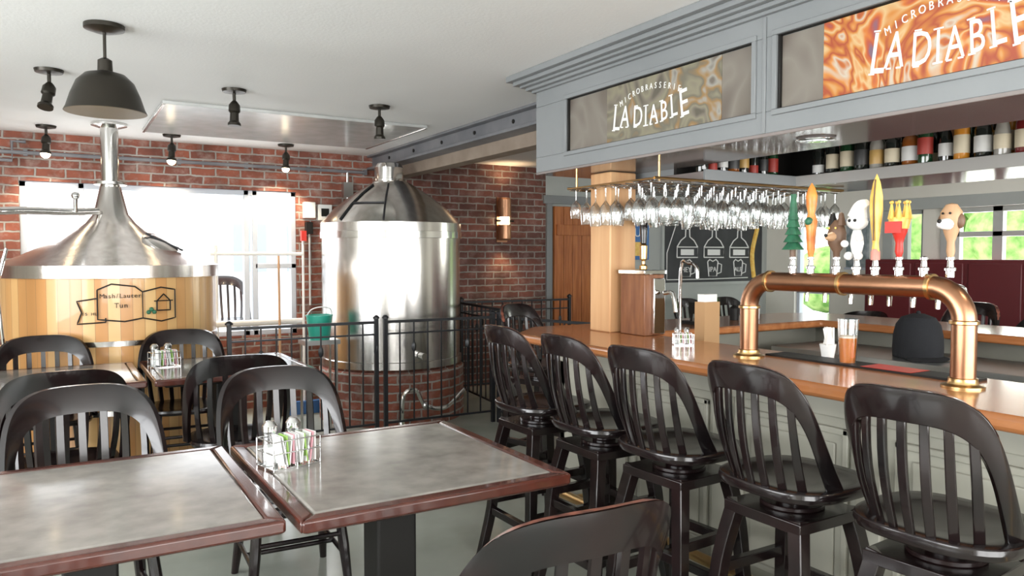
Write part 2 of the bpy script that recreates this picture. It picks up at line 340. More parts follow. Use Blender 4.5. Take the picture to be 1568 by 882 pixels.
o=b.M; b.M=hm; b.lathe([(.16,-.03),(.16,.008),(.14,.012)],STEEL2,(0,0,0),28); b.lathe([(.13,.012),(.11,.022),(.02,.03)],STEEL,(0,0,0),24); b.tube([(-.15,0,.03),(.15,0,.03)],.008,IRON); b.M=o
b.build('mash_tun',ang=30)
b=MB(); R=.78
def curv(u,v,off=0.004):
    a0=math.radians(-117)+u/R; return ((R+off)*math.cos(a0),(R+off)*math.sin(a0),v)
def cline(pts,w,m):
    P=[]
    for i in range(len(pts)-1):
        for k in range(6):
            t=k/6; P.append(curv(pts[i][0]*(1-t)+pts[i+1][0]*t,pts[i][1]*(1-t)+pts[i+1][1]*t))
    P.append(curv(*pts[-1])); b.tube(P,w,m,6)
b.M=Matrix.Translation((tx,ty,0))@Matrix.Rotation(math.radians(29),4,'Z')
cline([(-.17,1.26),(-.08,1.30),(.07,1.28),(.12,1.24),(.25,1.27),(.36,1.25),(.36,1.04),(.25,1.02),(.12,1.05),(.0,1.03),(-.17,1.05),(-.17,1.26)],.005,DARK)
cline([(-.17,1.20),(-.30,1.18),(-.27,1.10),(-.30,1.02),(-.12,1.03),(-.12,1.06)],.005,DARK)
cline([(.12,1.24),(.12,1.05)],.004,DARK)
cline([(.22,1.17),(.22,1.10),(.32,1.10),(.32,1.17),(.27,1.22),(.22,1.17)],.005,DARK); cline([(.20,1.17),(.34,1.17)],.004,DARK)
for (du,dv) in ((0,0.02),(.02,0),(-.02,0)): b.ball(curv(.18+du,1.09+dv,.002),.016,GREEN,seg=8)
def ctext(st,u,v,size):
    a0=math.radians(-117)+u/R
    out=Vector((math.cos(a0),math.sin(a0),0)); right=Vector((-math.sin(a0),math.cos(a0),0))
    p=Vector(curv(u,v,.006)); mw=b.M@Matrix(((right.x,0,out.x,p.x),(right.y,0,out.y,p.y),(0,1,0,p.z),(0,0,0,1)))
    o=b.M; b.M=Matrix(); b.text(st,size,DARK,mw); b.M=o
for i,ch in enumerate('Mash/Lauter'): ctext(ch,-.14+i*.024,1.20,.045)
for i,ch in enumerate('Tun'): ctext(ch,-.05+i*.03,1.13,.05)
for i,ch in enumerate('15 HL'): ctext(ch,-.26+i*.02,1.08,.03)
b.build('mash_tun_sign')
b=MB(); b.tube([(-.42,6.15,.0),(-.36,6.15,1.2),(-.36,6.17,1.74),(-.28,6.3,1.81),(.1,6.62,1.83),(.30,6.78,1.85)],.028,STEEL2,12,smooth=6)
b.tube([(-.30,6.12,.9),(-.33,6.12,1.3),(-.27,6.12,1.55)],.012,CHROME,8); b.tube([(.15,6.62,1.83),(.15,6.58,1.93)],.015,CHROME); b.ball((.15,6.58,1.95),.03,CHROME)
b.build('steam_pipe')

# ---------------------------------------------------------------- steel tank
kx,ky,kr=2.76,6.82,.66
b=MB(); b.lathe([(kr+.02,0),(kr+.02,.46),(kr-.0,.478)],BRICKC,(0,0,0),72)
b.build('tank_brick_base',keep=True,loc=(kx,ky,0))
b=MB(); b.lathe([(kr-.02,.48),(kr,.5),(kr,.56),(kr-.012,.565),(kr-.012,1.70),(kr,1.705),(kr,1.80),(kr-.01,1.815),(.52,1.95),(.38,2.06),(.24,2.15),(.155,2.20),(.15,2.22)],STEEL,(kx,ky,0),96)
b.lathe([(.14,2.19),(.155,2.20),(.155,2.22),(.135,2.225),(.135,2.33),(.11,2.37),(.05,2.385),(.0001,2.385)],STEEL2,(kx-.02,ky,0),40)
b.lathe([(kr+.003,1.66),(kr+.006,1.662),(kr+.006,1.72),(kr+.003,1.722)],STEEL2,(kx,ky,0),96)
def kp(a,r,z): return (kx+r*math.cos(a),ky+r*math.sin(a),z)
for a in (math.radians(-155),math.radians(-118)): b.tube([kp(a,.655,1.822),kp(a,.52,1.96),kp(a,.38,2.07),kp(a,.24,2.16)],.009,IRON,6)
b.tube([kp(math.radians(q),.50,1.975) for q in range(-155,-117,6)],.007,IRON,6)
b.tube([(kx+.0,ky-.66,.62),(kx+.0,ky-.75,.62)],.03,CHROME)
b.build('brewing_kettle',ang=30)
b=MB(); b.tube([(2.55,6.10,.06),(2.55,6.05,.3),(2.66,6.04,.34),(2.75,6.05,.2),(2.95,6.06,.16),(3.15,6.08,.3)],.02,STEEL2,10,smooth=6); b.ball((2.75,6.05,.2),.035,CHROME); b.tube([(2.55,6.10,0),(2.55,6.10,.08)],.028,STEEL2)
b.build('drain_pipe')

# ---------------------------------------------------------------- railings
def rail(name,p0,p1,h=.95,posts=True,step=.115):
    b=MB(); p0=Vector(p0+(0,));p1=Vector(p1+(0,)); L=(p1-p0).length; n=int(L/step)
    b.tube([p0+Vector((0,0,h)),p1+Vector((0,0,h))],.016,IRON,4,phase=PI/4); b.tube([p0+Vector((0,0,h-.10)),p1+Vector((0,0,h-.10))],.010,IRON,4,phase=PI/4); b.tube([p0+Vector((0,0,.1)),p1+Vector((0,0,.1))],.012,IRON,4,phase=PI/4)
    for i in range(n+1):
        p=p0.lerp(p1,i/n); b.tube([p+Vector((0,0,.1)),p+Vector((0,0,h))],.0075,IRON,4,phase=PI/4)
        if i%4==2: b.ball(p+Vector((0,0,h-.22)),.022,IRON,sz=2,seg=4)
    for p in (p0,p1):
        b.tube([p,p+Vector((0,0,h+.03))],.022,IRON,4,phase=PI/4); b.lathe([(.03,0),(.03,.012),(.01,.03)],IRON,p+Vector((0,0,h+.03)),8)
    b.build(name)
rail('iron_railing',(1.12,6.0),(2.28,5.98)); rail('iron_railing.001',(2.36,5.98),(3.38,5.96)); rail('iron_railing.002',(3.42,5.92),(3.75,4.85),.95)
rail('iron_railing.003',(3.75,7.3),(5.1,7.2),1.0); rail('iron_railing.004',(3.55,6.05),(3.7,7.2),1.0)

# ---------------------------------------------------------------- chairs
def seatmesh(b,zs,a,c,m,y0=0,n=3.0):
    seg=40
    rings=[(.80,-.045),(.97,-.035),(1.0,-.018),(.985,-.003),(.93,.0),(.7,-.008),(.35,-.014),(.02,-.014)]
    vs=[];fs=[]
    for k,z in rings:
        for i in range(seg):
            t=2*PI*i/seg; ct,st=math.cos(t),math.sin(t)
            vs.append((k*a*math.copysign(abs(ct)**(2/n),ct),y0+k*c*math.copysign(abs(st)**(2/n),st),zs+z))
    for j in range(len(rings)-1):
        for i in range(seg):
            i2=(i+1)%seg; fs.append((j*seg+i,j*seg+i2,(j+1)*seg+i2,(j+1)*seg+i))
    fs.append(list(range(seg))[::-1]); fs.append([(len(rings)-1)*seg+i for i in range(seg)])
    b.add(vs,fs,m)
def backrest(b,zs,Ht,m,W=.345,Rx=.31,Ry=.20,lean=.22,topw=.11,sidew=.05,nsl=7,worn=None,n=3.2):
    def mp(s,z,off):
        ph=s/.27*(.31/W if W>.31 else 1); t=(z-zs)/Ht
        y=-Ry*math.cos(ph)-lean*(z-zs)+.10*(1-t)**2*(s/W)**2-.02*t
        x=Rx*math.sin(ph)*(1+.06*t)
        return (x+off*math.sin(ph),y-off*math.cos(ph),z)
    S=48;vs=[];fs=[]
    def pos(w,h,t):
        c=math.cos(t);s_=math.sin(t)
        return math.copysign(abs(c)**(2/n),c)*w,abs(s_)**(2/n)*h
    sec=[]
    for i in range(S+1):
        t=PI*i/S
        so,zo=pos(W,Ht,t); si,zi=pos(W-sidew,Ht-topw,t)
        th=.013+.004*math.sin(t)
        sec.append([mp(so,zs+zo,-th*.7),mp(so,zs+zo,th*.7),mp((so*.7+si*.3),zs+zo*.7+zi*.3,th),mp(si,zs+zi,th*.8),mp(si,zs+zi,-th*.8),mp((so*.7+si*.3),zs+zo*.7+zi*.3,-th)])
    for q in sec: vs+=q
    for i in range(S):
        for k in range(6):
            k2=(k+1)%6; fs.append((i*6+k,(i+1)*6+k,(i+1)*6+k2,i*6+k2))
    fs.append(tuple(range(6))[::-1]); fs.append(tuple(S*6+k for k in range(6)))
    b.add(vs,fs,m)
    if worn:
        vs=[];fs=[];K=0
        for i in range(9,S-8):
            t=PI*i/S; so,zo=pos(W,Ht,t); j=.0015+.001*random.random()
            r=.004+.007*random.random()
            vs+=[mp(so,zs+zo+j,-r),mp(so,zs+zo+j,r)]; K+=1
        for i in range(K-1): fs.append((2*i,2*i+1,2*i+3,2*i+2))
        b.add(vs,fs,worn)
    sm=.6*W
    for i in range(nsl):
        s=-sm+2*sm*i/(nsl-1); q=abs(s)/(W-sidew); ztop=(1-q**n)**(1/n)*(Ht-topw)+.02
        vs=[];fs=[];w=.0125;th=.007
        for j in range(8):
            z=zs-.02+(ztop+.02)*j/7; sp=s*(1+.10*j/7); bow=.018*math.sin(PI*j/7)
            for (ds,do) in ((-w,-th),(w,-th),(w,th),(-w,th)): vs.append(mp(sp+ds,z,do+bow))
        for j in range(7):
            for k in range(4):
                k2=(k+1)%4; fs.append((j*4+k,j*4+k2,(j+1)*4+k2,(j+1)*4+k))
        fs+=[(3,2,1,0),(28,29,30,31)]; b.add(vs,fs,m)
def make_chair(name,loc,worn=None):
    b=MB(); zs=.46
    seatmesh(b,zs,.26,.24,BLACK,.01)
    backrest(b,zs-.02,.52,BLACK,worn=worn)
    for sx in(-1,1):
        b.tube([(sx*.17,.17,zs-.04),(sx*.19,.20,.22),(sx*.21,.215,0)],[.021,.024,.016],BLACK,10,smooth=3)
        b.tube([(sx*.17,-.15,zs-.04),(sx*.19,-.19,.22),(sx*.21,-.25,0)],[.021,.024,.016],BLACK,10,smooth=3)
        b.tube([(sx*.195,.20,.17),(sx*.197,-.21,.17)],.011,BLACK,8)
    b.tube([(-.195,0,.17),(.195,0,.17)],.011,BLACK,8); b.tube([(-.19,.2,.27),(.19,.2,.27)],.011,BLACK,8); b.tube([(-.19,-.2,.25),(.19,-.2,.25)],.011,BLACK,8)
    return b.build(name,keep=True,loc=loc)
def make_stool(name,loc):
    b=MB(); zs=.80
    seatmesh(b,zs,.215,.21,BLACK,.01)
    backrest(b,zs-.02,.395,BLACK,W=.268,Rx=.23,Ry=.18,lean=.15,topw=.085,sidew=.045,nsl=7,worn=WORN,n=3.6)
    b.lathe([(.10,-.10),(.10,-.085),(.05,-.085),(.05,-.06),(.13,-.055),(.13,-.04)],BLACK,(0,0,zs),24)
    b.box(-.15,.15,-.15,.15,zs-.135,zs-.10,BLACK)
    for sx in(-1,1):
        for sy in (-1,1):
            b.tube([(sx*.12,sy*.12,zs-.10),(sx*.155,sy*.155,.5),(sx*.175,sy*.175,.25),(sx*.215,sy*.215,0)],[.034,.032,.029,.026],BLACK,4,phase=PI/4,smooth=4,up=(1,0,0))
    for z,k in ((.24,.175),(.42,.158)):
        for a in (0,1,2,3):
            R=Matrix.Rotation(a*PI/2,4,'Z'); o=b.M; b.M=R; b.boxr((0,k,z+(.05 if a%2 else 0)),(2*k,.03,.035),BLACK); b.M=o
    return b.build(name,keep=True,loc=loc,bevel=.003)
c0=make_chair('dining_chair',(1.01,1.61,0),WORN); c0.rotation_euler=(0,0,math.radians(-3))
ch=make_chair('dining_chair.001',(.11,3.32,0)); ch.rotation_euler=(0,0,PI+.08)
chs=[((.90,3.46,0),PI-.05),((.02,4.48,0),.05),((.90,4.64,0),-.1),
     ((-.06,5.76,0),PI+.05),((.77,5.76,0),PI-.08),((-.2,1.6,0),.1),
     ((6.9,6.9,0),PI),((7.6,6.9,0),PI),((7.0,4.9,0),-.5),((7.3,3.6,0),.8)]
for i,(l,r) in enumerate(chs): inst(ch,'dining_chair.%03d'%(i+2),l,r)
inst(ch,'patio_chair',(1.72,9.4,.3),PI)
st=make_stool('bar_stool',(2.02,3.09,0)); st.rotation_euler=(0,0,-PI/2+.02)
for i,(y_,r,dx) in enumerate([(2.59,.0,0),(2.13,.06,0),(1.62,.0,.01),(1.13,.08,.02)]):
    inst(st,'bar_stool.%03d'%(i+1),(2.02+dx,y_,0),-PI/2+r)
inst(st,'bar_stool.005',(2.75,4.20,0),PI+.3)
inst(st,'bar_stool.006',(5.3,2.9,0),PI/2); inst(st,'bar_stool.007',(5.3,1.9,0),PI/2)

# ---------------------------------------------------------------- tables
def table(name,x0,x1,y0,y1,rz=0):
    cx,cy=(x0+x1)/2,(y0+y1)/2; hx,hy=(x1-x0)/2,(y1-y0)/2; e=.05
    b=MB(); z=.76
    for (p) in ([(-hx,-hy),(hx,-hy),(hx-e,-hy+e),(-hx+e,-hy+e)],[(hx,-hy),(hx,hy),(hx-e,hy-e),(hx-e,-hy+e)],[(hx,hy),(-hx,hy),(-hx+e,hy-e),(hx-e,hy-e)],[(-hx,hy),(-hx,-hy),(-hx+e,-hy+e),(-hx+e,hy-e)]):
        b.prism(p,z-.042,z,MAHOG)
    b.box(-hx+e,hx-e,-hy+e,hy-e,z-.03,z+.0005,LAM)
    b.box(-hx+.06,hx-.06,-hy+.06,hy-.06,z-.06,z-.04,DARK)
    b.box(-.075,.075,-.075,.075,.06,z-.06,DARK); b.box(-.25,.25,-.04,.04,z-.1,z-.06,DARK); b.box(-.04,.04,-.25,.25,z-.1,z-.06,DARK)
    for a in (0,PI/2):
        b.boxr((0,0,.045),(.72,.08,.05),DARK,(0,0,a))
        for s in (-1,1): b.lathe([(.03,0),(.03,.02)],DARK,(s*.32*math.cos(a),s*.32*math.sin(a),0),10)
    ob=b.build(name,keep=True,loc=(cx,cy,0),bevel=.01,seg=3); ob.rotation_euler=(0,0,rz); return ob
table('dining_table',.575,1.50,2.10,3.10); table('dining_table.001',-.40,.55,2.14,3.13,-.01)
table('dining_table.002',.50,1.48,4.95,5.93); table('dining_table.003',-.49,.46,4.95,5.93)
table('dining_table.004',6.8,7.7,5.5,6.3)
def caddy(name,loc,rz=.3,s=1):
    b=MB(); w,d=.075,.05
    for z in (.005,.05,.085):
        b.tube([(-w,-d,z),(w,-d,z),(w,d,z),(-w,d,z),(-w,-d,z)],.002,CHROME,6)
    for x,y_ in [(-w,-d),(w,-d),(w,d),(-w,d),(0,-d),(0,d),(-w,0),(w,0),(-w/2,-d),(w/2,-d)]:
        b.tube([(x,y_,0),(x,y_,.085)],.0018,CHROME,6)
    b.box(-w,w,-d,d,0,.003,CHROME)
    for i in range(12):
        m_=[PACK,PACK,PACKG,PACK,PACKP,PACK][i%6]; b.boxr((-.045+i*.0095,-.02,.055),(.004,.05,.085),m_,(0,random.uniform(-.2,.2),random.uniform(-.1,.1)))
    for x,c_ in ((-.045,PACK),(.03,BROWN)):
        b.lathe([(.019,.0),(.02,.01),(.02,.055)],c_,(x,.028,.004),14); b.lathe([(.022,0),(.024,.03),(.019,.085),(.021,.1)],GLASS2,(x,.028,.004),14); b.lathe([(.022,.1),(.022,.115),(.012,.128),(.0001,.13)],CHROME,(x,.028,.004),14)
    ob=b.build(name,keep=True,loc=loc); ob.rotation_euler=(0,0,rz); ob.scale=(s,s,s); return ob
caddy('condiment_caddy',(.70,2.70,.7605),.25,1.2); caddy('condiment_caddy.001',(.62,5.55,.7605),.2,1.15); caddy('condiment_caddy.002',(2.60,2.72,1.071),-.6,.62)

# ---------------------------------------------------------------- bar
ZB=1.07
b=MB()
b.prism([(2.2,-1.2),(2.82,-1.2),(2.82,3.3),(4.4,3.3),(4.4,-1.2),(5.0,-1.2),(5.0,3.65),(4.75,3.9),(2.48,3.9),(2.2,3.62)],ZB-.05,ZB,BARW)
b.build('bar_countertop',keep=True,bevel=.016,seg=3)
b=MB(); fx=2.50
b.box(fx,fx+.05,-1.2,3.62,0,ZB-.05,BARPAN); b.box(fx,4.75,3.57,3.62,0,ZB-.05,BARPAN); b.box(4.70,4.75,-1.2,3.62,0,ZB-.05,BARPAN)
b.box(fx-.10,fx,-1.2,3.66,ZB-.09,ZB-.05,DARK); b.box(fx-.03,fx,-1.2,3.62,ZB-.17,ZB-.09,BARPAN); b.box(fx-.03,fx,-1.2,3.62,0,.16,BARPAN)
y=-1.2
while y<3.6:
    b.box(fx-.03,fx,y,y+.10,.16,ZB-.17,BARPAN)
    y0,y1=y+.14,y+.66
    if y1<3.62:
        for (a,c,z0,z1) in ((y0,y1,.20,.225),(y0,y1,.835,.86),(y0,y0+.025,.20,.86),(y1-.025,y1,.20,.86)): b.box(fx-.018,fx,a,c,z0,z1,BARPAN)
        b.box(fx-.01,fx,y0+.06,y1-.06,.26,.80,BARPAN)
    y+=.70
b.build('bar_front',keep=True,bevel=.005)
b=MB(); b.tube([(2.36,-1.2,.2),(2.36,3.6,.2)],.025,BRASS,14)
for i in range(5): b.tube([(2.36,-.9+i*1.05,.2),(2.44,-.9+i*1.05,.2),(2.465,-.9+i*1.05,.19)],.014,BRASS)
b.build('bar_foot_rail')
b=MB(); b.box(2.56,3.2,-1.2,2.6,.84,.87,STEELT); b.box(2.56,3.15,-1.2,2.6,.0,.84,DARK); b.box(2.56,2.82,-1.2,2.7,.87,1.018,STEELT)
b.build('underbar_counter',bevel=.004)
b=MB(); b.box(3.85,4.38,-1.2,3.25,.90,.94,STEELT); b.box(3.88,4.36,-1.2,3.25,0,.90,IRON)
for i in range(6): b.box(3.86,3.88,-1.1+i*.7,-.48+i*.7,.1,.84,DARK); b.tube([(3.84,-1.0+i*.7,.78),(3.84,-.6+i*.7,.78)],.01,CHROME)
b.build('back_bar_cooler',bevel=.004)
b=MB(); b.box(2.60,3.80,2.75,3.25,.86,.90,STEELT); b.box(2.62,3.80,2.8,3.25,0,.86,CREAM); b.build('bar_sink_cabinet',bevel=.004)
b=MB(); b.box(2.66,2.845,3.365,3.55,ZB,1.969,PINE); b.build('timber_post',bevel=.008)

# ---------------------------------------------------------------- canopy
cx0=2.43
b=MB()
b.box(cx0+.02,2.90,-1.2,3.77,1.985,H-.001,CAN)
b.box(cx0+.001,2.90,-1.2,3.771,1.972,1.986,CAND)
b.box(cx0,cx0+.02,-1.2,3.77,1.985,2.07,CAN); b.box(cx0,cx0+.02,-1.2,3.77,2.36,2.5,CAN)
for (a,c) in ((3.46,3.77),(2.04,2.16),(.62,.74),(-.8,-.68)): b.box(cx0,cx0+.02,a,c,2.07,2.36,CAN)
for yy in (2.10,.68): b.box(cx0-.006,cx0,yy-.008,yy+.008,1.985,2.44,CAN)
for (a,c) in ((2.16,3.46),(.74,2.04),(-.68,.62)):
    for (p,q,z0,z1) in ((a-.02,c+.02,2.05,2.072),(a-.02,c+.02,2.358,2.38),(a-.02,a+.002,2.072,2.358),(c-.002,c+.02,2.072,2.358)): b.box(cx0-.010,cx0+.004,p,q,z0,z1,CAN)
    for (p,q,z0,z1) in ((a,c,2.07,2.076),(a,c,2.354,2.36),(a,a+.006,2.07,2.36),(c-.012,c,2.07,2.36)): b.box(cx0+.001,cx0+.019,p,q,z0,z1,DARK)
for i,(dx,z0,z1) in enumerate([(.02,2.445,2.46),(.045,2.46,2.478),(.07,2.478,2.492),(.10,2.492,2.515),(.13,2.515,2.549)]):
    b.box(cx0-dx,cx0+.05,-1.2,3.77+dx,z0,z1,CAN); b.box(cx0,2.83,3.77,3.77+dx,z0,z1,CAN)
b.box(2.90,4.25,2.90,3.77,1.90,1.94,CAND); b.box(2.90,4.25,3.12,3.77,1.94,H-.001,CAN)
b.box(3.62,4.25,-1.2,2.90,1.90,1.94,CANL); b.box(3.86,4.25,-1.2,3.12,1.94,H-.001,CAN)
b.box(2.90,3.86,3.10,3.12,1.94,2.5,DARK); b.box(3.84,3.86,-1.2,3.10,1.94,2.5,DARK)
b.box(3.605,3.62,-1.2,2.90,1.89,1.95,CANL); b.box(2.9,3.62,2.885,2.90,1.89,1.95,CAN)
b.lathe([(.07,0),(.08,-.008),(.055,-.01)],CHROME,(2.64,2.02,1.972),24); b.lathe([(.07,0),(.08,-.008),(.055,-.01)],CHROME,(2.64,.9,1.972),24)
b.build('bar_canopy',keep=True,bevel=.002,seg=1)
def sign(name,y0,y1,ya0,ya1,art,T,yc,hs=1.0,z0=2.13,zm=2.275):
    b=MB(); X=cx0+.015
    b.box(X,X+.003,y0+.01,y1-.01,2.078,2.352,SIGNB)
    b.box(X-.003,X,ya0,ya1,2.078,2.352,art)
    def MW(yc,z): return Matrix(((0,0,-1,X-.004),(-1,0,0,yc),(0,1,0,z),(0,0,0,1)))
    tot='LA DIABLE'; sizes=[.175,.15,.05,.14,.13,.13,.13,.14,.175]; adv=[.075,.088,.03,.092,.05,.088,.084,.075,.09]
    S=sum(adv); k=T/S; p=0
    for i,chh in enumerate(tot):
        pc=(p+adv[i]/2)*k; p+=adv[i]
        u=(pc/T-.5)
        if chh!=' ':
            z=z0+.035*(2*u)**2-(.02 if i in(0,8) else 0)
            mw=MW(yc-(pc-T/2),z)@Matrix.Rotation(u*.30,4,'Z')@Matrix.Diagonal((.70/hs,1,1,1))
            b.text(chh,sizes[i]*hs,SIGNT,mw,.001)
            o=b.M; b.M=mw; w_=.034/(.7/hs)*k; cap=sizes[i]*hs*.70
            if chh in 'AI':
                b.box(-w_,-w_*.35,-.005,.001,-.001,.001,SIGNT) if chh=='A' else b.box(-w_*.6,w_*.6,-.005,.001,-.001,.001,SIGNT)
                if chh=='A': b.box(w_*.35,w_,-.005,.001,-.001,.001,SIGNT)
                else: b.box(-w_*.6,w_*.6,cap-.001,cap+.004,-.001,.001,SIGNT)
            else:
                b.box(-w_,-w_*.2,-.005,.001,-.001,.001,SIGNT); b.box(-w_,-w_*.1,cap-.001,cap+.004,-.001,.001,SIGNT)
            b.M=o
    st='MICROBRASSERIE'
    for i,chh in enumerate(st):
        u=(i/(len(st)-1)-.5); z=zm-.045*(2*u)**2
        b.text(chh,.040,SIGNT,MW(yc-u*T*.72,z)@Matrix.Rotation(-u*.5,4,'Z')@Matrix.Diagonal((.8,1,1,1)),.001)
    b.build(name)
sign('canopy_sign',2.16,3.46,2.34,3.12,ART1,.56,2.80,1.0,2.125,2.29)
sign('canopy_sign.001',.74,2.04,.80,1.84,ART2,.53,1.395,1.15,2.12,2.295)
sign('canopy_sign.002',-.68,.62,-.6,.40,ART2,.53,0,1.15,2.12,2.295)

# ---------------------------------------------------------------- bottles
def bottle(b,x,y,z,h,r,body,label,cap,kind=0):
    if kind==0: pr=[(r*.9,0),(r,.006),(r,h*.56),(r*.9,h*.63),(r*.42,h*.72),(r*.34,h*.78),(r*.32,h*.93)]
    elif kind==1: pr=[(r*.95,0),(r,.006),(r*1.05,h*.58),(r*.8,h*.66),(r*.38,h*.70),(r*.36,h*.9)]
    elif kind==3: pr=[(r*.8,0),(r*.85,.006),(r*.8,h*.45),(r*.62,h*.60),(r*.36,h*.72),(r*.30,h*.93)]
    else: pr=[(r*.85,0),(r*.9,.006),(r*.8,h*.3),(r,h*.5),(r*.85,h*.58),(r*.38,h*.72),(r*.33,h*.92)]
    b.lathe(pr,body,(x,y,z),16); b.lathe([(r*.38,h*.88),(r*.38,h),(r*.2,h+.002)],cap,(x,y,z),12)
    if label:
        q={0:1,1:1.02,2:.86,3:.84}[kind]
        lo_,hi_={0:(.14,.44),1:(.2,.5),2:(.08,.24),3:(.15,.40)}[kind]
        b.lathe([(r*1.015*q,h*lo_),(r*1.03*q,h*(lo_+.01)),(r*1.035*q,h*hi_),(r*1.015*q,h*(hi_+.01))],label,(x,y,z),16)
        b.lathe([(r*.36,h*.80),(r*.36,h*.86)],label,(x,y,z),10)
BG=[mat('bottle_dark',(.01,.012,.01),.08,coat=.5),mat('bottle_green',(.01,.04,.015),.08,coat=.5),mat('bottle_amber',(.20,.06,.01),.08,coat=.5),mat('bottle_clear',(.40,.38,.34),.08,trans=.4),mat('bottle_red',(.12,.01,.01),.1,coat=.5),mat('bottle_gold',(.45,.18,.02),.1,coat=.5)]
LB=[mat('label_cream',(.50,.44,.32),.6),mat('label_white',(.55,.55,.53),.6),mat('label_red',(.3,.03,.02),.5),mat('label_black',(.03,.03,.03),.5),mat('label_gold',(.42,.26,.08),.4)]
b=MB(); i=0
for (x0,ys,hm_) in ((3.67,2.79,0),(3.775,2.74,.03)):
    y=ys
    while y>.6:
        h=random.uniform(.225,.28)+hm_; r=random.uniform(.031,.041)
        bottle(b,x0+random.uniform(-.01,.01),y,1.941,h,r,BG[[0,0,1,0,3,0,2,1,0,5,0,3,4][i%13]],LB[[1,0,0,3,4,0,1,2,1,0][i%10]],random.choice([DARK,DARK,BRASS,RED]),random.choice([0,1,2,3,0])); y-=random.uniform(.083,.095); i+=1
b.build('liquor_bottles')
b=MB(); x=2.98; i=0
while x<3.57:
    h=random.uniform(.22,.26); r=random.uniform(.03,.036)
    bottle(b,x,2.99,1.941,h,r,BG[[0,4,0,2,0,0,0,1][i%8]],LB[[3,2,1,3,4,2][i%6]],random.choice([DARK,RED,BRASS]),(i+1)%4); x+=random.uniform(.075,.09); i+=1
b.build('liquor_bottles.001')

# ---------------------------------------------------------------- glass rack
b=MB(); zr=1.875
for k in range(8):
    yv=2.90+k*.10; x0=2.55 if not 3.35<yv<3.57 else 2.86
    b.tube([(x0,yv,zr),(4.02,yv,zr)],.004,CHROME,6)
for xv in (2.55,3.05,3.55,4.02): b.tube([(xv,2.88,zr+.010),(xv,3.62,zr+.010)],.005,BRASS,6)
for xv,yv in ((2.60,2.9),(2.60,3.6),(3.3,3.0),(3.3,3.5),(3.9,3.0),(3.9,3.5)):
    b.tube([(xv,yv,zr),(xv,yv,1.971 if xv<2.9 else 1.899)],.006,BRASS if xv<2.9 else CHROME,6)
b.tube([(2.55,2.88,zr+.012),(4.02,2.88,zr+.012)],.007,BRASS,8); b.tube([(2.55,3.62,zr+.012),(4.02,3.62,zr+.012)],.007,BRASS,8)
b.build('hanging_glass_rack')
b=MB()
for i in range(18):
    for j in range(8):
        x=2.58+i*.084+random.uniform(-.01,.01); yv=2.93+j*.092
        if 2.60<x<2.90 and 3.30<yv<3.61: continue
        if random.random()<.05: continue
        k=random.uniform(.95,1.25); z=zr+.004
        pr=[(.033,0),(.031,-.003),(.005,-.010),(.0038,-.03),(.0038,-.065),(.012,-.075),(.028,-.092),(.035,-.12),(.033,-.15),(.029,-.175),(.028,-.175)]
        b.lathe([(r,zz*k) for r,zz in pr],GLASS,(x,yv,z),12)
ob=b.build('hanging_wine_glasses')

# ---------------------------------------------------------------- tap tower (copper)
px=2.55; zt=1.395; yA,yB=1.37,2.27; r=.038
b=MB(); rb=.11
pts=[(px,yB,ZB),(px,yB,zt-rb)]+[(px,yB-rb+rb*math.cos(a),zt-rb+rb*math.sin(a)) for a in [PI/2*k/8 for k in range(1,9)]]+[(px,yA+rb-rb*math.sin(a),zt-rb+rb*math.cos(a)) for a in [PI/2*k/8 for k in range(0,9)]]+[(px,yA,ZB)]
b.tube(pts,r,COPPER,24,up=(1,0,0))
for yv in (yA,yB):
    b.lathe([(.065,0),(.065,.006),(.048,.012),(.044,.02),(.044,.03),(.04,.032)],BRASS,(px,yv,ZB),28); b.lathe([(.04,0),(.045,.003),(.045,.012),(.04,.015)],BRASS,(px,yv,zt-rb-.01),28)
for yv in (yA+rb,yB-rb,(yA+yB)/2): b.lathe([(.039,-.008),(.045,-.006),(.045,.006),(.039,.008)],BRASS,(px,yv,zt),28,(PI/2,0,0))
taps=[2.05,1.965,1.85,1.765,1.69,1.60,1.51,1.42]
for yv in taps:
    b.lathe([(.014,0),(.014,.02),(.018,.022),(.018,.03),(.011,.034),(.009,.055),(.013,.058),(.013,.066),(.006,.07)],CHROME,(px,yv,zt+.034),14)
    b.tube([(px,yv,zt),(px+.07,yv,zt-.005),(px+.09,yv,zt-.03),(px+.09,yv,zt-.08)],[.014,.012,.01,.008],CHROME,10,smooth=3)
b.build('beer_tap_tower')
zh=zt+.10
def hb(): return MB()
b=hb(); y=taps[0]; b.lathe([(.012,0),(.012,.05)],BROWN,(px,y,zh),10)
for k in range(7): b.lathe([(.044-.0055*k,.03+k*.03),(.012,.072+k*.03)],GREEN,(px,y,zh),9)
b.build('fir_tree_tap_handle')
b=hb(); y=taps[1]; b.lathe([(.008,0),(.014,.03),(.018,.1),(.022,.14),(.012,.17),(.018,.20),(.021,.24),(.012,.27),(.001,.29)],ORANGE,(px,y,zh),14,None,1,1.1); b.ball((px-.01,y,zh+.14),.018,GREEN); b.build('carved_orange_tap_handle')
b=hb(); y=taps[2]; b.lathe([(.01,0),(.012,.03),(.03,.06),(.032,.10),(.024,.13),(.01,.15)],BROWN,(px,y,zh-.01),14,None,1,1.1)
b.lathe([(.018,0),(.008,.045),(.001,.05)],DARK,(px,y+.018,zh+.12),8); b.lathe([(.018,0),(.008,.045),(.001,.05)],BROWN,(px,y-.018,zh+.12),8); b.lathe([(.022,0),(.014,.04),(.006,.055)],TAN,(px-.01,y,zh+.08),10,(0,-1.7,0)); b.ball((px-.065,y,zh+.082),.007,DARK,seg=8); b.ball((px-.028,y+.014,zh+.11),.004,YEL,seg=8); b.ball((px-.028,y-.014,zh+.11),.004,YEL,seg=8); b.build('wolf_head_tap_handle')
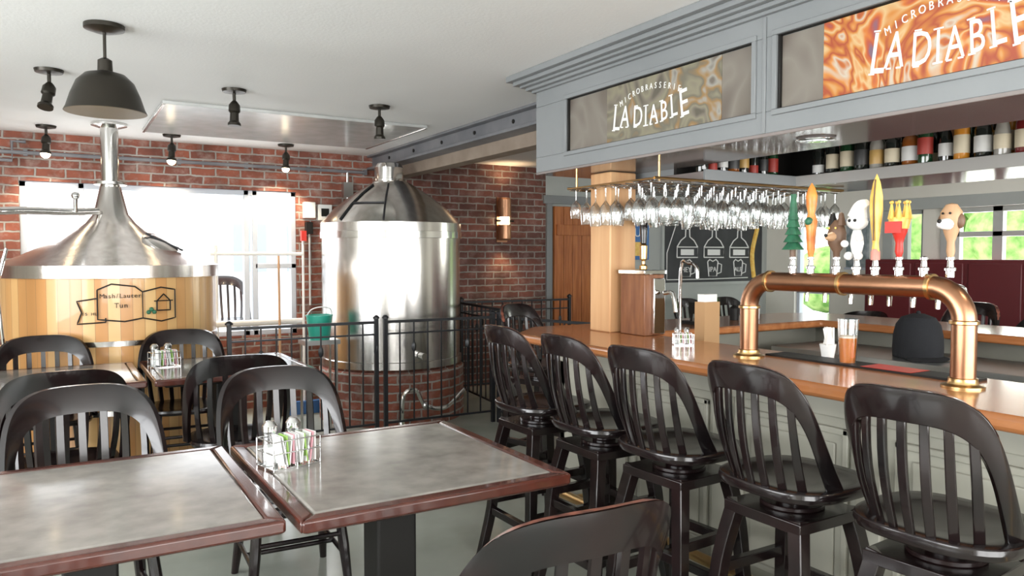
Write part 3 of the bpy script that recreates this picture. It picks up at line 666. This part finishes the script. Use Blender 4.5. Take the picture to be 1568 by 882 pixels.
b=hb(); y=taps[3]; b.lathe([(.012,0),(.018,.02),(.024,.05),(.02,.08),(.014,.1)],WHITEP,(px,y,zh),14); b.ball((px,y,zh+.13),.034,WHITEP,1,1.15,.9)
b.tube([(px,y,zh+.15),(px-.005,y-.015,zh+.185),(px-.01,y-.045,zh+.20)],[.035,.025,.012],WHITEP,12,smooth=4); b.ball((px-.03,y-.03,zh+.07),.014,WHITEP); b.ball((px-.03,y+.03,zh+.05),.014,WHITEP)
b.ball((px-.032,y+.01,zh+.135),.006,DARK);b.ball((px-.032,y-.012,zh+.135),.006,DARK);b.ball((px-.02,y-.02,zh+.005),.016,WHITEP);b.ball((px-.02,y+.02,zh+.005),.016,WHITEP); b.build('gnome_figure_tap_handle')
b=hb(); y=taps[4]; b.lathe([(.008,0),(.016,.02),(.012,.05),(.018,.10),(.026,.17),(.024,.22),(.014,.27),(.001,.30)],YEL,(px,y,zh),16,None,.5,1); b.lathe([(.016,0),(.016,.03),(.01,.04)],mat('pink_band',(.6,.25,.2),.5),(px,y,zh-.01),12)
b.tube([(px-.014,y,zh+.06),(px-.016,y,zh+.20),(px-.008,y,zh+.28)],.0025,BROWN,6); b.build('feather_tap_handle')
b=hb(); y=taps[5]; b.lathe([(.008,0),(.014,.02),(.012,.05),(.018,.07),(.026,.09),(.03,.12)],RED,(px,y,zh),14)
b.lathe([(.030,.10),(.036,.13),(.034,.14)],YEL,(px,y,zh),14)
for k in range(7):
    a=2*PI*k/7; b.lathe([(.011,0),(.001,.055)],YEL,(px+.028*math.cos(a),y+.030*math.sin(a),zh+.135),6); b.ball((px+.028*math.cos(a),y+.03*math.sin(a),zh+.193),.006,YEL,seg=8)
b.box(px-.04,px-.034,y-.03,y+.03,zh+.085,zh+.125,RED); b.build('crown_tap_handle')
b=hb(); y=taps[7]; b.lathe([(.01,0),(.014,.02),(.012,.05),(.022,.08),(.034,.12),(.034,.15),(.018,.175),(.001,.18)],TAN,(px,y,zh),16,None,.8,1); b.lathe([(.020,0),(.016,.04),(.008,.05)],WHITEP,(px-.02,y,zh+.11),12,(0,-1.6,0)); b.ball((px,y+.03,zh+.12),.014,BROWN,sz=1.8); b.ball((px,y-.03,zh+.12),.014,BROWN,sz=1.8); b.ball((px-.03,y+.012,zh+.145),.004,DARK);b.ball((px-.03,y-.012,zh+.145),.004,DARK);b.ball((px-.07,y,zh+.118),.007,DARK,seg=8); b.build('dog_head_tap_handle')
b=MB(); b.box(2.63,2.76,1.40,2.25,ZB,ZB+.008,DARK); b.box(2.635,2.755,1.6,1.8,ZB+.008,ZB+.0095,RED); b.build('bar_mat',bevel=.002)
b=MB(); g=(2.67,1.88,ZB+.0085)
b.lathe([(.028,.004),(.034,.10)],BEER,g,24); b.lathe([(.034,.10),(.0345,.108),(.001,.108)],FOAM,g,24)
b.lathe([(.030,0),(.031,.003),(.040,.175),(.0385,.175)],GLASS2,g,24); b.build('pint_of_beer')
b=MB(); b.lathe([(.024,0),(.034,.06),(.036,.06)],PACK,(2.78,2.05,ZB+.001),16)
for i in range(8): b.boxr((2.78+random.uniform(-.015,.015),2.05+random.uniform(-.015,.015),ZB+.09),(.004,.03,.08),PACK,(random.uniform(-.2,.2),random.uniform(-.2,.2),i))
b.build('napkin_cup')
b=MB(); cxp,cyp=4.08,2.44
b.lathe([(.118,0),(.12,.05),(.117,.12),(.105,.18),(.08,.22),(.03,.24),(.0001,.242)],CLOTH,(cxp,cyp,.942),28,None,.95,1.1); b.ball((cxp,cyp,1.187),.012,CLOTH)
b.lathe([(.10,0),(.11,.006),(.0001,.012)],CLOTH,(cxp-.07,cyp-.10,.942),24,(0,-.05,0),1.1,.9); b.build('baseball_cap')
b=MB(); b.box(2.70,2.84,3.12,3.32,ZB+.001,1.40,BOXW); b.box(2.69,2.85,3.11,3.33,1.40,1.425,CHROME); b.box(2.75,2.83,3.10,3.12,ZB+.01,1.38,CHROME)
b.lathe([(.022,0),(.022,.02),(.01,.03),(.01,.05),(.02,.055),(.022,.13),(.014,.14)],BRASS,(2.76,3.2,1.425),16); b.lathe([(.016,.14),(.02,.2),(.022,.25),(.012,.27),(.001,.275)],BLACK,(2.76,3.2,1.425),16)
b.tube([(2.80,3.08,1.30),(2.81,3.02,1.30),(2.81,3.0,1.20)],.012,CHROME,smooth=3)
b.build('wooden_draft_box',bevel=.004)
b=MB(); b.lathe([(.03,0),(.02,.02),(.012,.03)],CHROME,(2.96,3.12,.90),16); b.tube([(2.96,3.12,.9),(2.96,3.12,1.42),(2.96,3.06,1.46),(2.96,3.0,1.44),(2.96,2.99,1.38)],.009,CHROME,smooth=4); b.build('bar_faucet')
b=MB(); b.prism([(2.88,2.86),(2.99,2.86),(2.99,2.93),(2.88,2.93)],.901,1.26,PAPER); b.box(2.89,2.98,2.87,2.92,1.26,1.30,WHITEP); b.build('paper_bag')
b=MB()
for i,(x,yv,c_) in enumerate([(3.0,3.45,GREEN),(3.08,3.5,LB[0]),(3.9,3.6,DARK),(4.1,3.6,WHITEP)]): b.lathe([(.03,0),(.032,.08),(.012,.1),(.012,.13)],c_,(x,yv,ZB+.001),14)
b.build('bar_jars')
b=MB(); b.box(3.4,3.46,3.45,3.6,ZB+.001,ZB+.02,DARK); b.tube([(3.43,3.52,ZB+.02),(3.42,3.5,ZB+.09)],.008,DARK); b.boxr((3.4,3.45,ZB+.11),(.10,.05,.07),DARK,(0,0,.4)); b.ball((3.38,3.42,ZB+.12),.02,CHROME); b.build('desk_lamp')

# ---------------------------------------------------------------- ceiling lights
b=MB(); P=(.22,3.97)
b.lathe([(.0001,H),(.085,H-.001),(.085,H-.02),(.04,H-.035),(.0001,H-.036)],LAMPO,(P[0],P[1],0),28); b.tube([(P[0],P[1],H-.03),(P[0],P[1],2.38)],.007,LAMPO)
b.lathe([(.015,2.40),(.03,2.39),(.032,2.34),(.05,2.335),(.085,2.325),(.12,2.29),(.145,2.23),(.162,2.175),(.172,2.155)],LAMPO,(P[0],P[1],0),40)
b.lathe([(.170,2.153),(.16,2.168),(.14,2.22),(.115,2.28),(.07,2.31),(.0001,2.325)],LAMPI,(P[0],P[1],0),40); b.ball((P[0],P[1],2.24),.03,WHITEP,sz=1.4)
b.build('pendant_lamp')
def spot(name,x,y,lit,tilt=.25):
    b=MB(); b.lathe([(.0001,H),(.075,H-.001),(.07,H-.018),(.03,H-.026),(.0001,H-.027)],LAMPO,(x,y,0),24); b.tube([(x,y,H-.02),(x,y,H-.09)],.01,LAMPO); b.ball((x,y,H-.09),.022,LAMPO)
    o=b.M; b.M=Matrix.Translation((x,y,H-.10))@Euler((-tilt,tilt*.6,0)).to_matrix().to_4x4()
    b.lathe([(.02,.02),(.034,.0),(.036,-.04),(.026,-.05),(.028,-.10),(.04,-.115),(.04,-.13),(.032,-.13)],LAMPO,(0,0,0),20)
    if lit: b.lathe([(.034,-.131),(.0001,-.132)],BULB,(0,0,0),20); b.ball((0,0,-.13),.036,BULB)
    b.M=o; b.build(name)
    if lit:
        l=bpy.data.lights.new('spot','SPOT'); l.energy=30; l.spot_size=1.6; l.color=(1,.8,.55); l.shadow_soft_size=.04
        o=bpy.data.objects.new('ceiling_spot_light_lamp',l); scene.collection.objects.link(o); o.location=(x,y+.05,H-.27); o.rotation_euler=(.5,0,0)
for i,(x,y,t) in enumerate([(0,5.07,.3),(1.0,5.07,.05),(1.98,5.1,-.05)]): spot('ceiling_spotlight' + ('' if i==0 else '.%03d'%i),x,y,False,t)
for i,(x,y) in enumerate([(-.03,7.24),(.9,7.22),(1.9,7.3)]): spot('ceiling_spotlight.%03d'%(i+3),x,y,True,.1)
b=MB(); sx_=4.48; b.box(sx_-.07,sx_+.07,YN-.02,YN-.001,1.66,2.18,SCON)
b.lathe([(.06,1.68),(.075,1.70),(.075,1.86)],SCON,(sx_,YN-.08,0),20); b.lathe([(.075,1.95),(.075,2.15),(.06,2.17)],SCON,(sx_,YN-.08,0),20); b.lathe([(.055,1.86),(.055,1.95)],BULB,(sx_,YN-.08,0),16); b.tube([(sx_-.12,YN-.08,1.905),(sx_+.12,YN-.08,1.905)],.012,DARK)
b.build('wall_sconce')
for z,rx in ((2.22,PI),(1.62,0)):
    l=bpy.data.lights.new('sconce','SPOT'); l.energy=9; l.spot_size=2.0; l.spot_blend=.9; l.color=(1,.68,.38); l.shadow_soft_size=.05
    o=bpy.data.objects.new('wall_sconce_lamp',l); scene.collection.objects.link(o); o.location=(sx_,YN-.14,z); o.rotation_euler=(rx,0,0)
for (x,y) in ((2.64,2.02),(2.64,.9)):
    l=bpy.data.lights.new('down','SPOT'); l.energy=10; l.spot_size=2.2; l.color=(1,.88,.7); l.shadow_soft_size=.05
    o=bpy.data.objects.new('canopy_downlight',l); scene.collection.objects.link(o); o.location=(x,y,1.955)

# ---------------------------------------------------------------- chalkboard
b=MB(); X0,X1,Z0,Z1=6.97,8.86,1.14,1.95; yb=YN-.03
b.box(X0,X1,yb,YN-.001,Z0,Z1,CHALK); b.box(X0-.04,X0,yb-.01,YN-.001,Z0-.04,Z1+.04,GREYW); b.box(X1,X1+.04,yb-.01,YN-.001,Z0-.04,Z1+.04,GREYW); b.box(X0,X1,yb-.01,YN-.001,Z1,Z1+.04,GREYW); b.box(X0,X1,yb-.01,YN-.001,Z0-.04,Z0,GREYW)
def cl(pts,w=.009): b.tube([(X0+u,yb-.003,Z0+v) for u,v in pts],w,CHW,6)
def tx_(st,u,v,s): b.text(st,s,CHW,Matrix(((1,0,0,X0+u),(0,0,-1,yb-.004),(0,1,0,Z0+v),(0,0,0,1))),.002)
for dx in (0,.50,1.0):
    c=.42+dx
    cl([(c-.19,.34),(c-.19,.48),(c+.19,.48),(c+.19,.34),(c-.19,.34)]); cl([(c-.19,.48),(c-.12,.57),(c-.04,.62),(c-.035,.72)]); cl([(c+.19,.48),(c+.12,.57),(c+.04,.62),(c+.035,.72)])
    b.box(X0+c-.12,X0+c+.12,yb-.004,yb,Z0+.37,Z0+.45,CHW)
for dx,w_ in ((.40,.10),(.90,.10),(1.40,.09)):
    cl([(dx-w_,.28),(dx-w_*.75,.08),(dx+w_*.75,.08),(dx+w_,.28)]); cl([(dx-w_,.28),(dx-w_*.6,.31),(dx,.285),(dx+w_*.6,.31),(dx+w_,.28)]); cl([(dx+w_,.26),(dx+w_+.07,.24),(dx+w_+.06,.13),(dx+w_*.85,.11)],.008)
cl([(.20,.76),(.05,.4),(.05,.04),(.9,.04),(1.6,.05)],.007)
tx_('HEY',.40,.14,.10); tx_('IPA',.90,.14,.10); tx_('ALE',1.40,.14,.09)
b.tube([(X0+1.72,yb-.004,Z0+.05),(X0+1.68,yb-.004,Z0+.4),(X0+1.78,yb-.004,Z0+.76)],.035,YEL,8,smooth=4)
b.build('chalkboard_menu')
b=MB(); b.box(6.35,6.72,YN-.015,YN-.001,1.45,1.95,BLUEP); b.text('PUB',.16,CHW,Matrix(((1,0,0,6.53),(0,0,-1,YN-.017),(0,1,0,1.75),(0,0,0,1)))); b.box(6.40,6.67,YN-.017,YN-.015,1.5,1.68,YEL); b.build('wall_poster')
b=MB(); b.box(8.62,8.80,1.0,5.85,.05,1.46,BURG); b.box(8.12,8.62,1.0,5.85,.05,.46,BURG)
for i in range(8): b.box(8.60,8.625,1.05+i*.6,1.60+i*.6,.5,1.42,BURG)
b.build('booth_bench',bevel=.02,seg=3)
b=MB(); b.box(8.95,XR-.001,6.05,6.35,1.35,1.95,mat('picture_grey',(.35,.38,.40),.5,col2=(.15,.2,.2),nscale=12)); b.box(8.94,8.96,6.03,6.37,1.95,1.98,WHITE); b.box(8.94,8.96,6.03,6.37,1.32,1.35,WHITE); b.build('framed_picture')

# ---------------------------------------------------------------- lights
def area(name,loc,rot,sx,sy,e,col=(1,1,1)):
    l=bpy.data.lights.new(name,'AREA'); l.shape='RECTANGLE'; l.size=sx; l.size_y=sy; l.energy=e; l.color=col
    o=bpy.data.objects.new(name,l); scene.collection.objects.link(o); o.location=loc; o.rotation_euler=rot; return o
o=area('window_daylight_north',(1.0,9.9,3.9),(0,0,0),5,2.5,560,(.95,.98,1)); o.rotation_euler=(Vector((1.0,6.0,.7))-Vector((1.0,9.9,3.9))).to_track_quat('-Z','Y').to_euler()
area('window_daylight_west',(XL-.22,2.0,1.5),(0,-PI/2,0),1.6,5.0,290,(.97,.99,1))
area('window_daylight_south',(2.15,YS-.22,1.5),(PI/2,0,0),8.6,1.7,430,(1,.99,.96))
area('window_daylight_east',(XR+.22,4.27,1.2),(0,PI/2,0),1.8,1.4,70,(1,1,.97))
w=bpy.data.worlds.new('sky'); scene.world=w; w.use_nodes=True
w.node_tree.nodes['Background'].inputs[0].default_value=(.94,.97,1,1); w.node_tree.nodes['Background'].inputs[1].default_value=4.0

# ---------------------------------------------------------------- camera
cam=bpy.data.cameras.new('cam'); cam.lens=26.8; cam.sensor_width=36; cam.clip_start=.05
co=bpy.data.objects.new('camera',cam); scene.collection.objects.link(co); co.location=(0,0,1.5)
co.rotation_euler=(math.radians(90-2.41),0,math.radians(-31)); scene.camera=co
scene.view_settings.view_transform='Standard'; scene.view_settings.exposure=0
